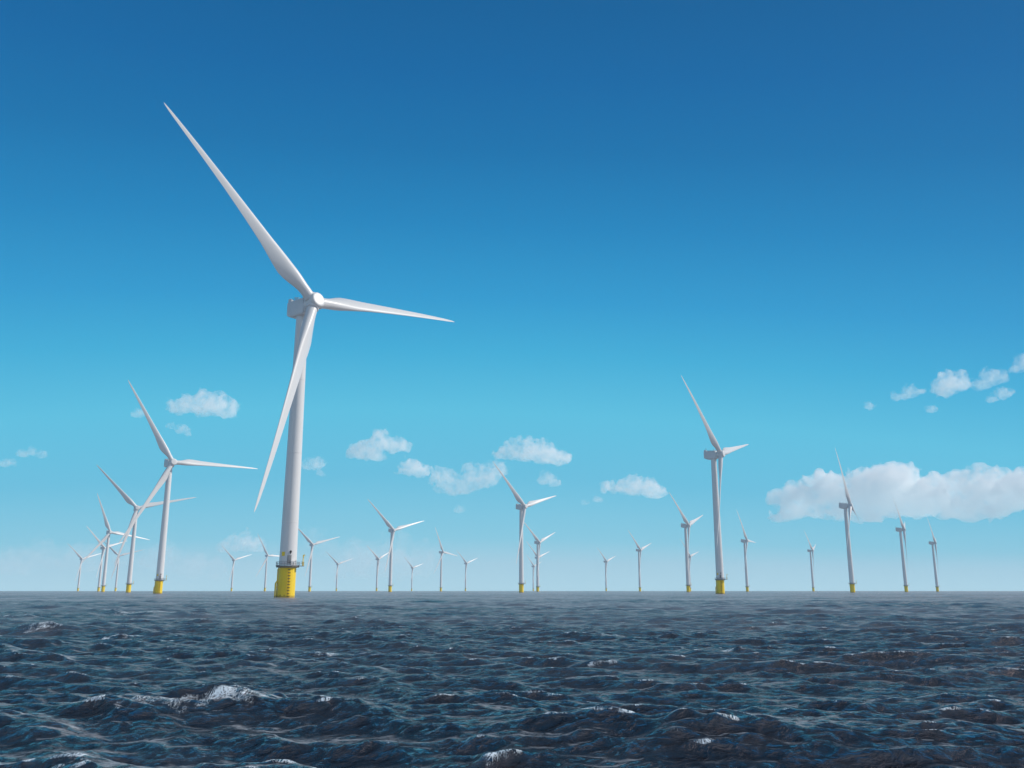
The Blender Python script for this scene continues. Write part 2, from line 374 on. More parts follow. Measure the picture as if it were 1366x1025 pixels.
TILT = R(3.6)
def make_turbine(x, y, yaw, phase, label, detail, tilt=TILT, scale=1.0, ov=OV, head=HUB_Z, cone=0.0, nac=0.0):
    root = bpy.data.objects.new('wind_turbine', None); COL.objects.link(root)
    root.empty_display_size = 5
    root.location = (x, y, 0)
    tag(root, label, 'wind turbine', 'offshore wind turbines standing in the sea')
    # base gear faces the same way on every tower; the head is turned into the wind
    fo = link('foundation', ME['foundation'], root); pl = link('platform', ME['platform'], root); tw = link('tower', ME['tower'], root)
    view = math.atan2(x, y)
    for o in (fo, pl, tw): o.rotation_euler = (0, 0, -view)
    if detail >= 1:
        link('railing', ME['railing'], pl); link('crane', ME['crane'], pl)
    if detail >= 2:
        la = link('ladder', ME['ladder'], root); la.rotation_euler = (0, 0, -view)
        for k in range(10): link('rung', ME['rung'], la).location = (0, 0, 0.45 + 0.93 * k)
        link('fender', ME['fender'], fo); link('fender', ME['fender'], fo).rotation_euler = (0, 0, R(-20)); link('cable_pipe', ME['cable_pipe'], fo)
        link('door', ME['door'], tw); link('door_panel', ME['door_panel'], tw); link('cabinet', ME['cabinet'], pl); link('cabinet', ME['box'], pl); link('lantern', ME['lantern'], tw)
        link('nameplate', ME['nameplate'], tw)
    Mh = Matrix.Translation((0, 0, head)) @ Matrix.Rotation(yaw, 4, 'Z')
    na = link('nacelle', ME['nacelle'], root); na.matrix_local = Mh @ Matrix.Translation((0, -nac, 0))
    link('cooler', ME['cooler'], na)
    if detail >= 1:
        link('generator', ME['generator'], na)
        for sx in (-1.5, 1.5): link('roof_light', ME['roof_light'], na).location = (sx, 0, 0)
        link('roof_railing', ME['roof_railing'], na); link('wind_mast', ME['wind_mast'], na)
    a = Vector((0, -math.cos(tilt), math.sin(tilt))); up = Vector((0, math.sin(tilt), math.cos(tilt))); rt = Vector((1, 0, 0))
    Mr = Matrix.Translation((0, 0, head)) @ Matrix.Rotation(yaw, 4, 'Z') @ Matrix.Translation(a * ov)
    hu = link('hub', ME['hub'], root)
    hu.matrix_local = Mr @ Matrix((rt, -a, up)).transposed().to_4x4() @ Matrix.Scale(1 + (scale - 1) * 0.7, 4)
    for k in range(3):
        t = phase + k * 2 * math.pi / 3
        d = up * math.cos(t) + rt * math.sin(t); ld = rt * math.cos(t) - up * math.sin(t)
        B = Matrix((ld, -a, d)).transposed().to_4x4()
        bl = link('blade', ME['blade'], root)
        wd = scale if detail == 2 else scale * 1.15
        bl.matrix_local = Mr @ B @ Matrix.Rotation(-cone, 4, 'X') @ Matrix.Diagonal((wd, wd, scale, 1))
        if detail >= 1: link('blade_collar', ME['blade_collar'], bl)
    return root

TURBINES = [
 (-72.7,287.2,51.0,-40.5,2,'huge nearest white turbine on a yellow base, its blade tip high in the blue sky'),
 (-270.1,681.4,41.5,-31.4,2,'second largest turbine left of the huge nearest one, right blade pointing at its tower'),
 (-461.0,1071.7,30.5,-44.2,1,'turbine whose tower stands just left of the second largest turbine of the left group'),
 (-697.5,1520.7,44.1,-21.6,1,'turbine of the left group with a steep, nearly upright top blade, its tower hiding another'),
 (-1371.2,2817.0,55.1,-46.8,0,'tiny leftmost turbine of the whole wind farm, low at the far left horizon'),
 (-967.4,2086.6,64.6,-46.6,0,'turbine hidden behind the tower of the one with the steep top blade, rotor peeking out'),
 (-1145.9,2577.0,28.9,-46.6,0,'tiny turbine between the two towers of the left group, low hub near the horizon'),
 (-919.0,2921.0,51.1,-46.8,0,'tiny turbine under the faint low cloud, left of the nearest yellow base'),
 (-708.5,2555.9,47.2,-29.1,0,'small turbine immediately left of the nearest tower, right blade tip passing behind it'),
 (-439.8,1937.0,40.4,-46.5,1,'small turbine immediately right of the nearest tower, upper blade starting behind it'),
 (-663.4,3368.3,42.0,-48.5,0,'tiny turbine second to the right of the nearest tower, standing alone'),
 (-201.1,1470.1,44.6,-46.1,1,'medium largest turbine between the nearest giant and the centre, tall among tiny ones'),
 (-430.0,2831.3,57.9,-53.1,0,'tiny turbine just left of the medium turbine that stands left of the centre'),
 (-443.6,3942.8,49.2,-47.1,0,'tiny lowest turbine just right of the medium turbine that stands left of the centre'),
 (-185.7,2325.4,58.2,-23.7,0,'small turbine with steep top blade and a nearly level right blade, left of centre'),
 (-171.1,3282.1,51.6,-48.0,0,'tiny turbine touched by the level blade of the small steep-bladed one beside it'),
 (11.0,1050.0,49.5,-45.5,1,'medium turbine at the centre of the row, its top blade reaching into a white cloud'),
 (53.5,1847.2,52.9,-50.7,1,'smaller turbine right behind the medium centre one, lower right of its rotor'),
 (76.4,2709.3,52.3,-47.9,0,'tiny turbine hidden behind the tower of the second centre turbine, only rotor showing'),
 (87.9,3684.4,55.6,-47.6,0,'tiniest turbine of the centre cluster, lowest hub between the two larger towers'),
 (325.5,3080.5,51.8,-47.9,0,'tiny turbine alone right of centre, left of the one below the single oval cloud'),
 (316.4,2204.0,53.6,-47.1,0,'small turbine standing below the single oval cloud right of centre'),
 (269.0,1360.3,54.2,-47.5,1,'medium turbine left of the large right-hand one, its nacelle seen from the side'),
 (524.2,2622.9,53.1,-44.0,0,'tiny turbine peeking from behind the medium tower left of the large right-hand turbine'),
 (149.5,638.7,54.2,-43.9,2,'large turbine on the right half of the sea, tallest right of the centre'),
 (472.2,1789.1,58.0,-29.7,1,'small turbine just right of the large right-hand turbine, thin steep top blade'),
 (754.2,2231.6,59.2,-46.5,0,'small turbine below the left end of the big cloud, alone over the horizon'),
 (395.7,1036.1,59.1,-18.0,1,'medium turbine before the big cloud, one dark blade pointing down to the right'),
 (641.8,1451.5,59.9,-45.1,1,'second turbine from the right end, standing under the big cloud'),
 (890.8,1867.0,59.6,-42.1,1,'rightmost turbine of the wind farm, small, under the big cloud'),
]
for i, (x, y, yw, ph, det, lab) in enumerate(TURBINES):
    if i == 0: make_turbine(x, y, R(yw), R(ph), lab, det, TILT + 0.15, 79.6 / 71.4, OV + 0.3, HUB_Z - 2.6, R(0.3), 1.0)
    elif i == 1: make_turbine(x, y, R(yw), R(ph), lab, det, scale=1.02)
    else: make_turbine(x, y, R(yw), R(ph), lab, det)

# ------------------------------------------------------------------ sea
rng = np.random.default_rng(11)
SEA_R = 6000.0
WIND = R(-118)                                        # travel direction of the waves: towards the camera, slightly left

def make_band(n, tile, l0, l1, slope, spread, seed):
    g = np.random.default_rng(seed)
    k1 = np.fft.fftfreq(n, tile / n) * 2 * np.pi
    kx, ky = np.meshgrid(k1, k1, indexing='ij'); k = np.hypot(kx, ky); k[0, 0] = 1e-6
    lam = 2 * np.pi / k
    win = np.clip((np.log(lam) - np.log(l0 * 0.8)) / np.log(1.25), 0, 1) * np.clip((np.log(l1 * 1.25) - np.log(lam)) / np.log(1.25), 0, 1)
    th = np.arctan2(ky, kx) - WIND
    D = (0.06 + 0.94 * np.cos(th / 2) ** 2) ** spread
    H = (g.normal(size=k.shape) + 1j * g.normal(size=k.shape)) * win * D * k ** -2.2
    f = lambda X: np.real(np.fft.ifft2(X)).astype(np.float32)
    s = np.sqrt(np.mean(f(1j * kx * H) ** 2 + f(1j * ky * H) ** 2)); H *= slope / s
    return dict(n=n, tile=tile, lam=l0, F=np.stack([f(H), f(1j * kx / k * H), f(1j * ky / k * H), f(k * H)], -1))

SLOPES = [0.05, 0.085, 0.13, 0.15, 0.14, 0.12]
SPEC = [(256, 173.0, 7.0, 15.0, 10, 1), (512, 109.0, 3.2, 7.0, 7, 2), (512, 53.0, 1.5, 3.2, 5, 3), (512, 25.3, 0.72, 1.5, 3.5, 4), (512, 12.1, 0.34, 0.72, 3, 5), (512, 5.9, 0.16, 0.34, 2, 6)]
BANDS = [make_band(n, t, l0, l1, sl, sp_, sd_) for (n, t, l0, l1, sp_, sd_), sl in zip(SPEC, SLOPES)]

def sample(b, x, y):
    n = b['n']; u = x / b['tile'] * n; v = y / b['tile'] * n
    i = np.floor(u).astype(np.int64); j = np.floor(v).astype(np.int64); fu = (u - i).astype(np.float32)[:, None]; fv = (v - j).astype(np.float32)[:, None]
    i0, j0 = i % n, j % n; i1, j1 = (i + 1) % n, (j + 1) % n; F = b['F']
    return F[i0, j0] * (1 - fu) * (1 - fv) + F[i1, j0] * fu * (1 - fv) + F[i0, j1] * (1 - fu) * fv + F[i1, j1] * fu * fv

def radii():
    r, o = 4.0, []
    while r < SEA_R:
        o.append(r)
        r *= 1.0 + (0.009 if r < 10 else 0.0028 if r < 60 else 0.004 if r < 220 else 0.006 if r < 900 else 0.05)
    return np.array(o + [SEA_R])
RR = radii()
AA = np.concatenate([np.arange(-38, 38.001, 0.07), np.arange(38.6, 60, 0.6), np.arange(60, 300, 4.0), np.arange(300, 321.9, 0.6)])
AA = np.radians(AA)
nr, na = len(RR), len(AA)
rg, ag = np.meshgrid(RR, AA, indexing='ij')
X = (rg * np.sin(ag)).ravel(); Y = (rg * np.cos(ag)).ravel(); RG = rg.ravel()
SP = np.gradient(RR)[:, None].repeat(na, 1).ravel()
wide = (np.abs(((ag + np.pi) % (2 * np.pi)) - np.pi) > R(38.3)).ravel()
SP = np.where(wide, np.maximum(SP, RG * 0.012), SP)
P = np.zeros((X.size, 3)); P[:, 0] = X; P[:, 1] = Y
crest = np.zeros(X.size, np.float32); lost = np.zeros(X.size)
CHOP = 0.9
for bi, b in enumerate(BANDS):
    fade = np.clip((b['lam'] / SP - 1.2) / 1.6, 0, 1)
    lost += (1 - fade ** 2) * SLOPES[bi] ** 2          # slope energy too fine for the grid here goes into roughness
    idx = np.nonzero(fade > 0)[0]
    a = 0.37 * bi; ca, sa = math.cos(a * 0.25), math.sin(a * 0.25)
    x, y = X[idx], Y[idx]
    S = sample(b, x * ca + y * sa + 31.7 * bi, -x * sa + y * ca + 12.3 * bi) * fade[idx, None].astype(np.float32)
    P[idx, 2] += S[:, 0]
    dx, dy = S[:, 1] * ca - S[:, 2] * sa, S[:, 1] * sa + S[:, 2] * ca
    P[idx, 0] += CHOP * dx; P[idx, 1] += CHOP * dy
    if 1 <= bi <= 4: crest[idx] += S[:, 3]

# breaking crests: pixel position cast onto the water, half width, height, foam 0..1
def ground(px, py):                                   # used once per breaker to note where it lies on the water
    X_, Y_ = (px - 683.0) / CAM_F, (512.5 - py) / CAM_F
    dy = math.cos(CAM_P) - Y_ * math.sin(CAM_P); dz = math.sin(CAM_P) + Y_ * math.cos(CAM_P)
    t = -CAM_H / dz
    return X_ * t, dy * t
BREAK = [(268, 957, 108, .27, 1.0, 5), (130, 951, 42, .05, 1.0, 0), (960, 1000, 75, .20, .0, -10), (975, 1000, 20, .10, 1.0, -30), (1210, 1020, 170, .14, .0, 8), (662, 1012, 34, .12, 1.0, -14),
         (80, 841, 55, 0.15, 1.00, 0), (162, 850, 32, 0.12, 1.00, 0), (226, 854, 20, 0.12, 1.00, 0), (210, 820, 70, 0.15, 0.95, 0), (432, 876, 36, 0.15, 1.00, 8), (462, 855, 26, 0.11, 1.00, 0),
         (592, 842, 32, 0.14, 1.00, 0), (500, 830, 28, 0.11, 0.95, 0), (822, 850, 24, 0.12, 1.00, 0), (800, 888, 26, 0.12, 0.95, -8), (922, 869, 18, 0.12, 0.95, 0), (978, 872, 24, 0.15, 1.00, 0),
         (150, 800, 40, 0.15, 0.85, 0), (30, 826, 26, 0.12, 0.95, 0), (1290, 893, 40, 0.21, 0.75, 6), (735, 815, 22, 0.11, 0.75, 0), (1020, 815, 20, 0.11, 0.75, 0), (350, 806, 30, 0.15, 0.75, 0), (1180, 836, 26, 0.15, 0.70, 0)]
near = (RG > 10) & (RG < 150)
q0, q1 = np.quantile(crest[near], [0.957, 0.992])
foam = np.clip((crest - q0) / (q1 - q0), 0, 1) * 0.95
for px, py, hw, hh, fm, ang in BREAK:
    gx, gy = ground(px, py); d = math.hypot(gx, gy); wm = hw / CAM_F * d
    az = math.atan2(gx, gy) + R(ang); tx, ty = math.cos(az), -math.sin(az)
    u = ((X - gx) * tx + (Y - gy) * ty) / wm; v = (-(X - gx) * ty + (Y - gy) * tx) / (wm * 0.42)
    sel = np.nonzero((np.abs(u) < 2.2) & (np.abs(v) < 3.2))[0]
    if not len(sel): continue
    uu, vv = u[sel], v[sel]
    vv = vv + 0.35 * uu * uu
    front = np.where(vv < 0, 0.85, 0.38)
    P[sel, 2] += hh * (0.85 + 0.35 * np.clip(crest[sel], -1, 1.5)) * np.exp(-np.abs(uu / 0.95) ** 3 - (vv * front) ** 2 * 1.6)
    if fm > 0:
        m = np.clip(1.3 - np.abs(uu) ** 2.5 * 1.1, 0, 1) * np.where(vv > -0.05, np.clip(1.1 - ((vv + 0.05) / 0.3) ** 2, 0, 1), np.clip((1.75 + vv) / 0.5, 0, 1) * np.clip(1.06 + 0.36 * vv, 0.55, 1))
        foam[sel] = np.maximum(foam[sel], fm * m)

me = bpy.data.meshes.new('sea')
nv = nr * na
V = np.empty((nv + 1, 3), np.float32); V[:nv] = P; V[nv] = (0, 0, 0)
ii, jj = np.meshgrid(np.arange(nr - 1), np.arange(na), indexing='ij'); j2 = (jj + 1) % na
Q = np.stack([ii * na + jj, ii * na + j2, (ii + 1) * na + j2, (ii + 1) * na + jj], -1).reshape(-1, 4)
jf = np.arange(na); TR = np.stack([np.full(na, nv), jf, (jf + 1) % na], -1)
loops = np.concatenate([Q.ravel(), TR.ravel()]).astype(np.int32)
starts = np.concatenate([np.arange(len(Q)) * 4, len(Q) * 4 + np.arange(na) * 3]).astype(np.int32)
me.vertices.add(nv + 1); me.vertices.foreach_set('co', V.ravel())
me.loops.add(len(loops)); me.loops.foreach_set('vertex_index', loops)
me.polygons.add(len(starts)); me.polygons.foreach_set('loop_start', starts)
me.polygons.foreach_set('use_smooth', np.ones(len(starts), bool))
me.update(calc_edges=True)
la_ = me.attributes.new('unresolved', 'FLOAT', 'POINT'); la_.data.foreach_set('value', np.append(np.sqrt(lost), 0.2).astype(np.float32))
at = me.attributes.new('foam', 'FLOAT', 'POINT'); at.data.foreach_set('value', np.append(foam, 0).astype(np.float32))

def sea_material():
    m = bpy.data.materials.new('sea_water'); m.use_nodes = True; t = m.node_tree; n = t.nodes.new; l = t.links.new
    t.nodes.remove(t.nodes['Principled BSDF']); o = t.nodes['Material Output']
    body = n('ShaderNodeBsdfDiffuse'); body.inputs['Color'].default_value = (0.005, 0.006, 0.009, 1)     # turbid water body
    gl = n('ShaderNodeBsdfGlossy'); gl.inputs['Color'].default_value = (1.0, 0.79, 0.74, 1)
    fr = n('ShaderNodeFresnel'); fr.inputs['IOR'].default_value = 2.4
    b = n('ShaderNodeMixShader'); l(fr.outputs[0], b.inputs[0]); l(body.outputs[0], b.inputs[1]); l(gl.outputs[0], b.inputs[2])
    tc = n('ShaderNodeTexCoord')
    ua = n('ShaderNodeAttribute'); ua.attribute_name = 'unresolved'
    def noise(scale, detail, rough, vec=None, dist=0.0):
        x = n('ShaderNodeTexNoise'); x.inputs['Scale'].default_value = scale; x.inputs['Detail'].default_value = detail; x.inputs['Roughness'].default_value = rough
        x.inputs['Distortion'].default_value = dist; l(vec or tc.outputs['Object'], x.inputs['Vector']); return x.outputs['Fac']
    def math_(op, a, b_=None):
        x = n('ShaderNodeMath'); x.operation = op
        for i, q in enumerate((a, b_)):
            if q is None: continue
            if isinstance(q, (int, float)): x.inputs[i].default_value = q
            else: l(q, x.inputs[i])
        return x.outputs[0]
    mp = n('ShaderNodeMapping'); mp.inputs['Scale'].default_value = (0.95, 1.1, 1.0); mp.inputs['Rotation'].default_value = (0, 0, R(12)); l(tc.outputs['Object'], mp.inputs[0])
    ripple = noise(7.5, 7, 0.66, mp.outputs[0], 0.5)
    ripple2 = noise(1.1, 5, 0.6, mp.outputs[0], 0.3)
    swell = noise(0.28, 4, 0.6, mp.outputs[0], 0.2)
    rg = n('ShaderNodeTexNoise'); rg.noise_type = 'RIDGED_MULTIFRACTAL'; rg.normalize = True
    rg.inputs['Scale'].default_value = 2.2; rg.inputs['Detail'].default_value = 7; rg.inputs['Roughness'].default_value = 0.62; rg.inputs['Distortion'].default_value = 0.35; rg.inputs['Offset'].default_value = 1.0; rg.inputs['Gain'].default_value = 1.6
    l(mp.outputs[0], rg.inputs['Vector'])
    h = math_('ADD', math_('MULTIPLY', rg.outputs['Fac'], 0.06), math_('ADD', math_('ADD', math_('MULTIPLY', ripple, 0.035), math_('MULTIPLY', ripple2, 0.03)), math_('MULTIPLY', swell, 0.12)))
    bp = n('ShaderNodeBump'); bp.inputs['Distance'].default_value = 1.0; bp.inputs['Strength'].default_value = 0.6; l(h, bp.inputs['Height'])
    for q in (fr, gl, body): l(bp.outputs[0], q.inputs['Normal'])
    mpf = n('ShaderNodeMapping'); mpf.inputs['Scale'].default_value = (0.5, 1.0, 1.0); l(tc.outputs['Object'], mpf.inputs[0])
    gust = math_('ADD', noise(0.05, 6, 0.7, mpf.outputs[0]), noise(0.012, 3, 0.6, mpf.outputs[0]))     # gusts roughen the far water in patches
    gm = n('ShaderNodeMapRange'); gm.inputs['From Min'].default_value = 0.75; gm.inputs['From Max'].default_value = 1.25; gm.inputs['To Min'].default_value = 0.10; gm.inputs['To Max'].default_value = 0.8; l(gust, gm.inputs['Value'])
    l(math_('ADD', 0.05, math_('MULTIPLY', ua.outputs['Fac'], gm.outputs[0])), gl.inputs['Roughness'])
    # foam: white threads breaking up the crest patches
    fa = n('ShaderNodeAttribute'); fa.attribute_name = 'foam'
    mp2 = n('ShaderNodeMapping'); mp2.inputs['Scale'].default_value = (1.25, 0.45, 0.45); mp2.inputs['Rotation'].default_value = (0, 0, R(28)); l(tc.outputs['Object'], mp2.inputs[0])
    wn = n('ShaderNodeTexNoise'); wn.inputs['Scale'].default_value = 5.0; wn.inputs['Detail'].default_value = 3; l(mp2.outputs[0], wn.inputs['Vector'])
    vm = n('ShaderNodeVectorMath'); vm.operation = 'MULTIPLY_ADD'; vm.inputs[1].default_value = (0.12, 0.12, 0.12); l(wn.outputs['Color'], vm.inputs[0]); l(mp2.outputs[0], vm.inputs[2])
    def threads(scale, k):
        x = n('ShaderNodeTexNoise'); x.inputs['Scale'].default_value = scale; x.inputs['Detail'].default_value = 3.5; x.inputs['Roughness'].default_value = 0.6; x.inputs['Distortion'].default_value = 1.0
        l(vm.outputs[0], x.inputs['Vector'])
        return math_('SUBTRACT', 1.0, math_('MULTIPLY', math_('ABSOLUTE', math_('SUBTRACT', x.outputs['Fac'], 0.5)), k))
    th = math_('MAXIMUM', threads(6.5, 8.0), math_('MULTIPLY', threads(15.0, 6.5), 0.95))
    th = math_('MAXIMUM', th, 0.0)
    patch = noise(2.2, 4, 0.6)
    amt = math_('SUBTRACT', math_('ADD', math_('MULTIPLY', fa.outputs['Fac'], 0.90), math_('MULTIPLY', math_('SUBTRACT', patch, 0.5), 1.6)), 0.12)
    k = math_('MULTIPLY', th, amt)
    mr = n('ShaderNodeMapRange'); mr.inputs['From Min'].default_value = 0.50; mr.inputs['From Max'].default_value = 0.80; l(k, mr.inputs['Value'])
    gate = n('ShaderNodeMapRange'); gate.inputs['From Min'].default_value = 0.02; gate.inputs['From Max'].default_value = 0.25; l(fa.outputs['Fac'], gate.inputs['Value'])
    fac = math_('MULTIPLY', mr.outputs[0], gate.outputs[0])
    # painted film: pale diffuse lines in place of bright sky reflections
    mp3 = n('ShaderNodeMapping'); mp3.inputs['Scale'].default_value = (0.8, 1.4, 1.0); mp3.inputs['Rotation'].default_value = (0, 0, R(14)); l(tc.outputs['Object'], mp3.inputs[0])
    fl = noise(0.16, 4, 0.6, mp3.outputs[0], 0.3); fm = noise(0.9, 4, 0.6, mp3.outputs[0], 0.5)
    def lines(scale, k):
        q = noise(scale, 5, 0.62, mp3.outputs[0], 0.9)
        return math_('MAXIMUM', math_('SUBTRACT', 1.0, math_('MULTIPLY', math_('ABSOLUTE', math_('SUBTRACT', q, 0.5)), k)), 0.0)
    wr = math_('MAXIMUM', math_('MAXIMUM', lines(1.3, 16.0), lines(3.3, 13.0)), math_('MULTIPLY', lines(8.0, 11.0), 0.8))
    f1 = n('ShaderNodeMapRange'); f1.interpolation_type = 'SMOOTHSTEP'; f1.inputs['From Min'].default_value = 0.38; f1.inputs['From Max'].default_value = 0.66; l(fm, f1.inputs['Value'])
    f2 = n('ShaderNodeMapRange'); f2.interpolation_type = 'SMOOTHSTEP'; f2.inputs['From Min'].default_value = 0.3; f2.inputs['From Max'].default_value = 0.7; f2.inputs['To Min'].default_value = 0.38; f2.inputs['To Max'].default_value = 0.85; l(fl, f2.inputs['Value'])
    sheen = math_('MULTIPLY', math_('MULTIPLY', wr, math_('ADD', math_('MULTIPLY', f1.outputs[0], 0.85), 0.15)), f2.outputs[0])
    fb = n('ShaderNodeBsdfPrincipled'); fb.inputs['Base Color'].default_value = (0.76, 0.84, 0.90, 1); fb.inputs['Roughness'].default_value = 0.7
    ms = n('ShaderNodeMixShader'); l(fac, ms.inputs[0])
    # painted on the wave backs only, so backs read lit and fronts shaded
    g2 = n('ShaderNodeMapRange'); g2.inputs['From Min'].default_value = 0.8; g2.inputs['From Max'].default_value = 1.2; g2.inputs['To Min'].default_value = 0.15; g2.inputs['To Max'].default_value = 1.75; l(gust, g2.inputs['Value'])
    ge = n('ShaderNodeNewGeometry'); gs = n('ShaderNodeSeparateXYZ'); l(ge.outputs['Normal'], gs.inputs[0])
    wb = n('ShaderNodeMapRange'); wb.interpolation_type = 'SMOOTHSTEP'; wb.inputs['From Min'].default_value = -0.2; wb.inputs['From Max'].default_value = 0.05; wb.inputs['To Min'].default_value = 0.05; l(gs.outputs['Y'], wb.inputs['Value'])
    sheen = math_('ADD', math_('MULTIPLY', sheen, wb.outputs[0]), math_('MULTIPLY', math_('MULTIPLY', math_('POWER', ua.outputs['Fac'], 2.0), 3.0), g2.outputs[0]))  # second term brightens the far water through colour, in patches
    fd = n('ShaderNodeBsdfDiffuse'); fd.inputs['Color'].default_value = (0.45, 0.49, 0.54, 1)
    m0 = n('ShaderNodeMixShader'); l(sheen, m0.inputs[0]); l(b.outputs[0], m0.inputs[1]); l(fd.outputs[0], m0.inputs[2]); l(m0.outputs[0], ms.inputs[1]); l(fb.outputs[0], ms.inputs[2]); l(ms.outputs[0], o.inputs['Surface'])
    return m
me.materials.append(sea_material())
tag(link('sea', me), 'dark navy choppy sea with white foam on breaking crests', 'sea', kind='structure')

# ------------------------------------------------------------------ clouds: lumpy closed bodies filled with scattering vapour
def surface_net(F, h, org):
    """Closed quad surface of F < 0 on a regular grid."""
    s = F < 0; n = F.shape
    c = np.zeros(tuple(q - 1 for q in n), int)
    for dx in (0, 1):
        for dy in (0, 1):
            for dz in (0, 1): c += s[dx:n[0] - 1 + dx, dy:n[1] - 1 + dy, dz:n[2] - 1 + dz]
    act = (c > 0) & (c < 8); ids = -np.ones(act.shape, int); I = np.argwhere(act); ids[act] = np.arange(len(I))
    pos = np.zeros((len(I), 3)); cnt = np.zeros(len(I))
    for ax in range(3):
        for a in (0, 1):
            for b in (0, 1):
                o0 = [0, 0, 0]; o1 = [0, 0, 0]; oth = [q for q in range(3) if q != ax]
                o0[oth[0]] = o1[oth[0]] = a; o0[oth[1]] = o1[oth[1]] = b; o1[ax] = 1
                f0 = F[I[:, 0] + o0[0], I[:, 1] + o0[1], I[:, 2] + o0[2]]; f1 = F[I[:, 0] + o1[0], I[:, 1] + o1[1], I[:, 2] + o1[2]]
                k = (f0 < 0) != (f1 < 0); t = np.where(k, f0 / np.where(k, f0 - f1, 1), 0)
                p = I + np.array(o0); p = p.astype(float); p[:, ax] += t
                pos[k] += p[k]; cnt[k] += 1
    pos = pos / cnt[:, None] * h + org
    quads = []
    for ax in range(3):
        u, v = [(1, 2), (2, 0), (0, 1)][ax]
        sl0 = [slice(None)] * 3; sl1 = [slice(None)] * 3; sl0[ax] = slice(0, -1); sl1[ax] = slice(1, None)
        a = s[tuple(sl0)]; b = s[tuple(sl1)]
        E_ = np.argwhere(a != b)
        E_ = E_[(E_[:, u] > 0) & (E_[:, v] > 0) & (E_[:, u] < n[u] - 1) & (E_[:, v] < n[v] - 1)]
        flip = s[E_[:, 0], E_[:, 1], E_[:, 2]]
        def g(du, dv):
            q = E_.copy(); q[:, u] += du; q[:, v] += dv; return ids[q[:, 0], q[:, 1], q[:, 2]]
        q = np.stack([g(-1, -1), g(0, -1), g(0, 0), g(-1, 0)], -1)
        q[~flip] = q[~flip][:, ::-1]
        quads.append(q)
    return pos, np.concatenate(quads)

def vnoise(p, seed):                                  # smooth value noise in 3-D
    i = np.floor(p).astype(np.int64); f = p - i; f = f * f * (3 - 2 * f); r = 0
    def hsh(a, b, c):
        x = (a * 374761393 + b * 668265263 + c * 2147483647 + seed * 974711) & 0xFFFFFFFF
        x = ((x ^ (x >> 13)) * 1274126177) & 0xFFFFFFFF
        return ((x ^ (x >> 16)) & 0xFFFF) / 65535.0
    for dx in (0, 1):
        for dy in (0, 1):
            for dz in (0, 1):
                r = r + hsh(i[..., 0] + dx, i[..., 1] + dy, i[..., 2] + dz) * np.where(dx, f[..., 0], 1 - f[..., 0]) * np.where(dy, f[..., 1], 1 - f[..., 1]) * np.where(dz, f[..., 2], 1 - f[..., 2])
    return r

def vapour(name, dens, scale, lo, hi):
    m = bpy.data.materials.new(name); m.use_nodes = True; t = m.node_tree; t.nodes.clear()
    o = t.nodes.new('ShaderNodeOutputMaterial'); pv = t.nodes.new('ShaderNodeVolumePrincipled')
    pv.inputs['Color'].default_value = (0.996, 0.997, 0.998, 1); pv.inputs['Anisotropy'].default_value = 0.0
    tc = t.nodes.new('ShaderNodeTexCoord'); n = t.nodes.new('ShaderNodeTexNoise')
    n.inputs['Scale'].default_value = scale; n.inputs['Detail'].default_value = 6; n.inputs['Roughness'].default_value = 0.66
    t.links.new(tc.outputs['Object'], n.inputs['Vector'])
    mr = t.nodes.new('ShaderNodeMapRange'); mr.interpolation_type = 'SMOOTHSTEP'
    mr.inputs['From Min'].default_value = lo; mr.inputs['From Max'].default_value = hi; mr.inputs['To Min'].default_value = dens * 0.02; mr.inputs['To Max'].default_value = dens
    t.links.new(n.outputs['Fac'], mr.inputs['Value']); t.links.new(mr.outputs[0], pv.inputs['Density'])
    t.links.new(pv.outputs[0], o.inputs['Volume'])
    m.cycles.volume_step_rate = 1.0 if hasattr(m, 'cycles') and hasattr(m.cycles, 'volume_step_rate') else 1.0
    return m
V_PUFF = vapour('cloud_vapour', 0.011, 0.012, 0.33, 0.70)
V_BIG = vapour('thick_cloud_vapour', 0.014, 0.008, 0.30, 0.62)
V_THIN = vapour('thin_cloud_vapour', 0.0085, 0.012, 0.36, 0.72)
V_WISP = vapour('veil_vapour', 0.0013, 0.006, 0.34, 0.7)

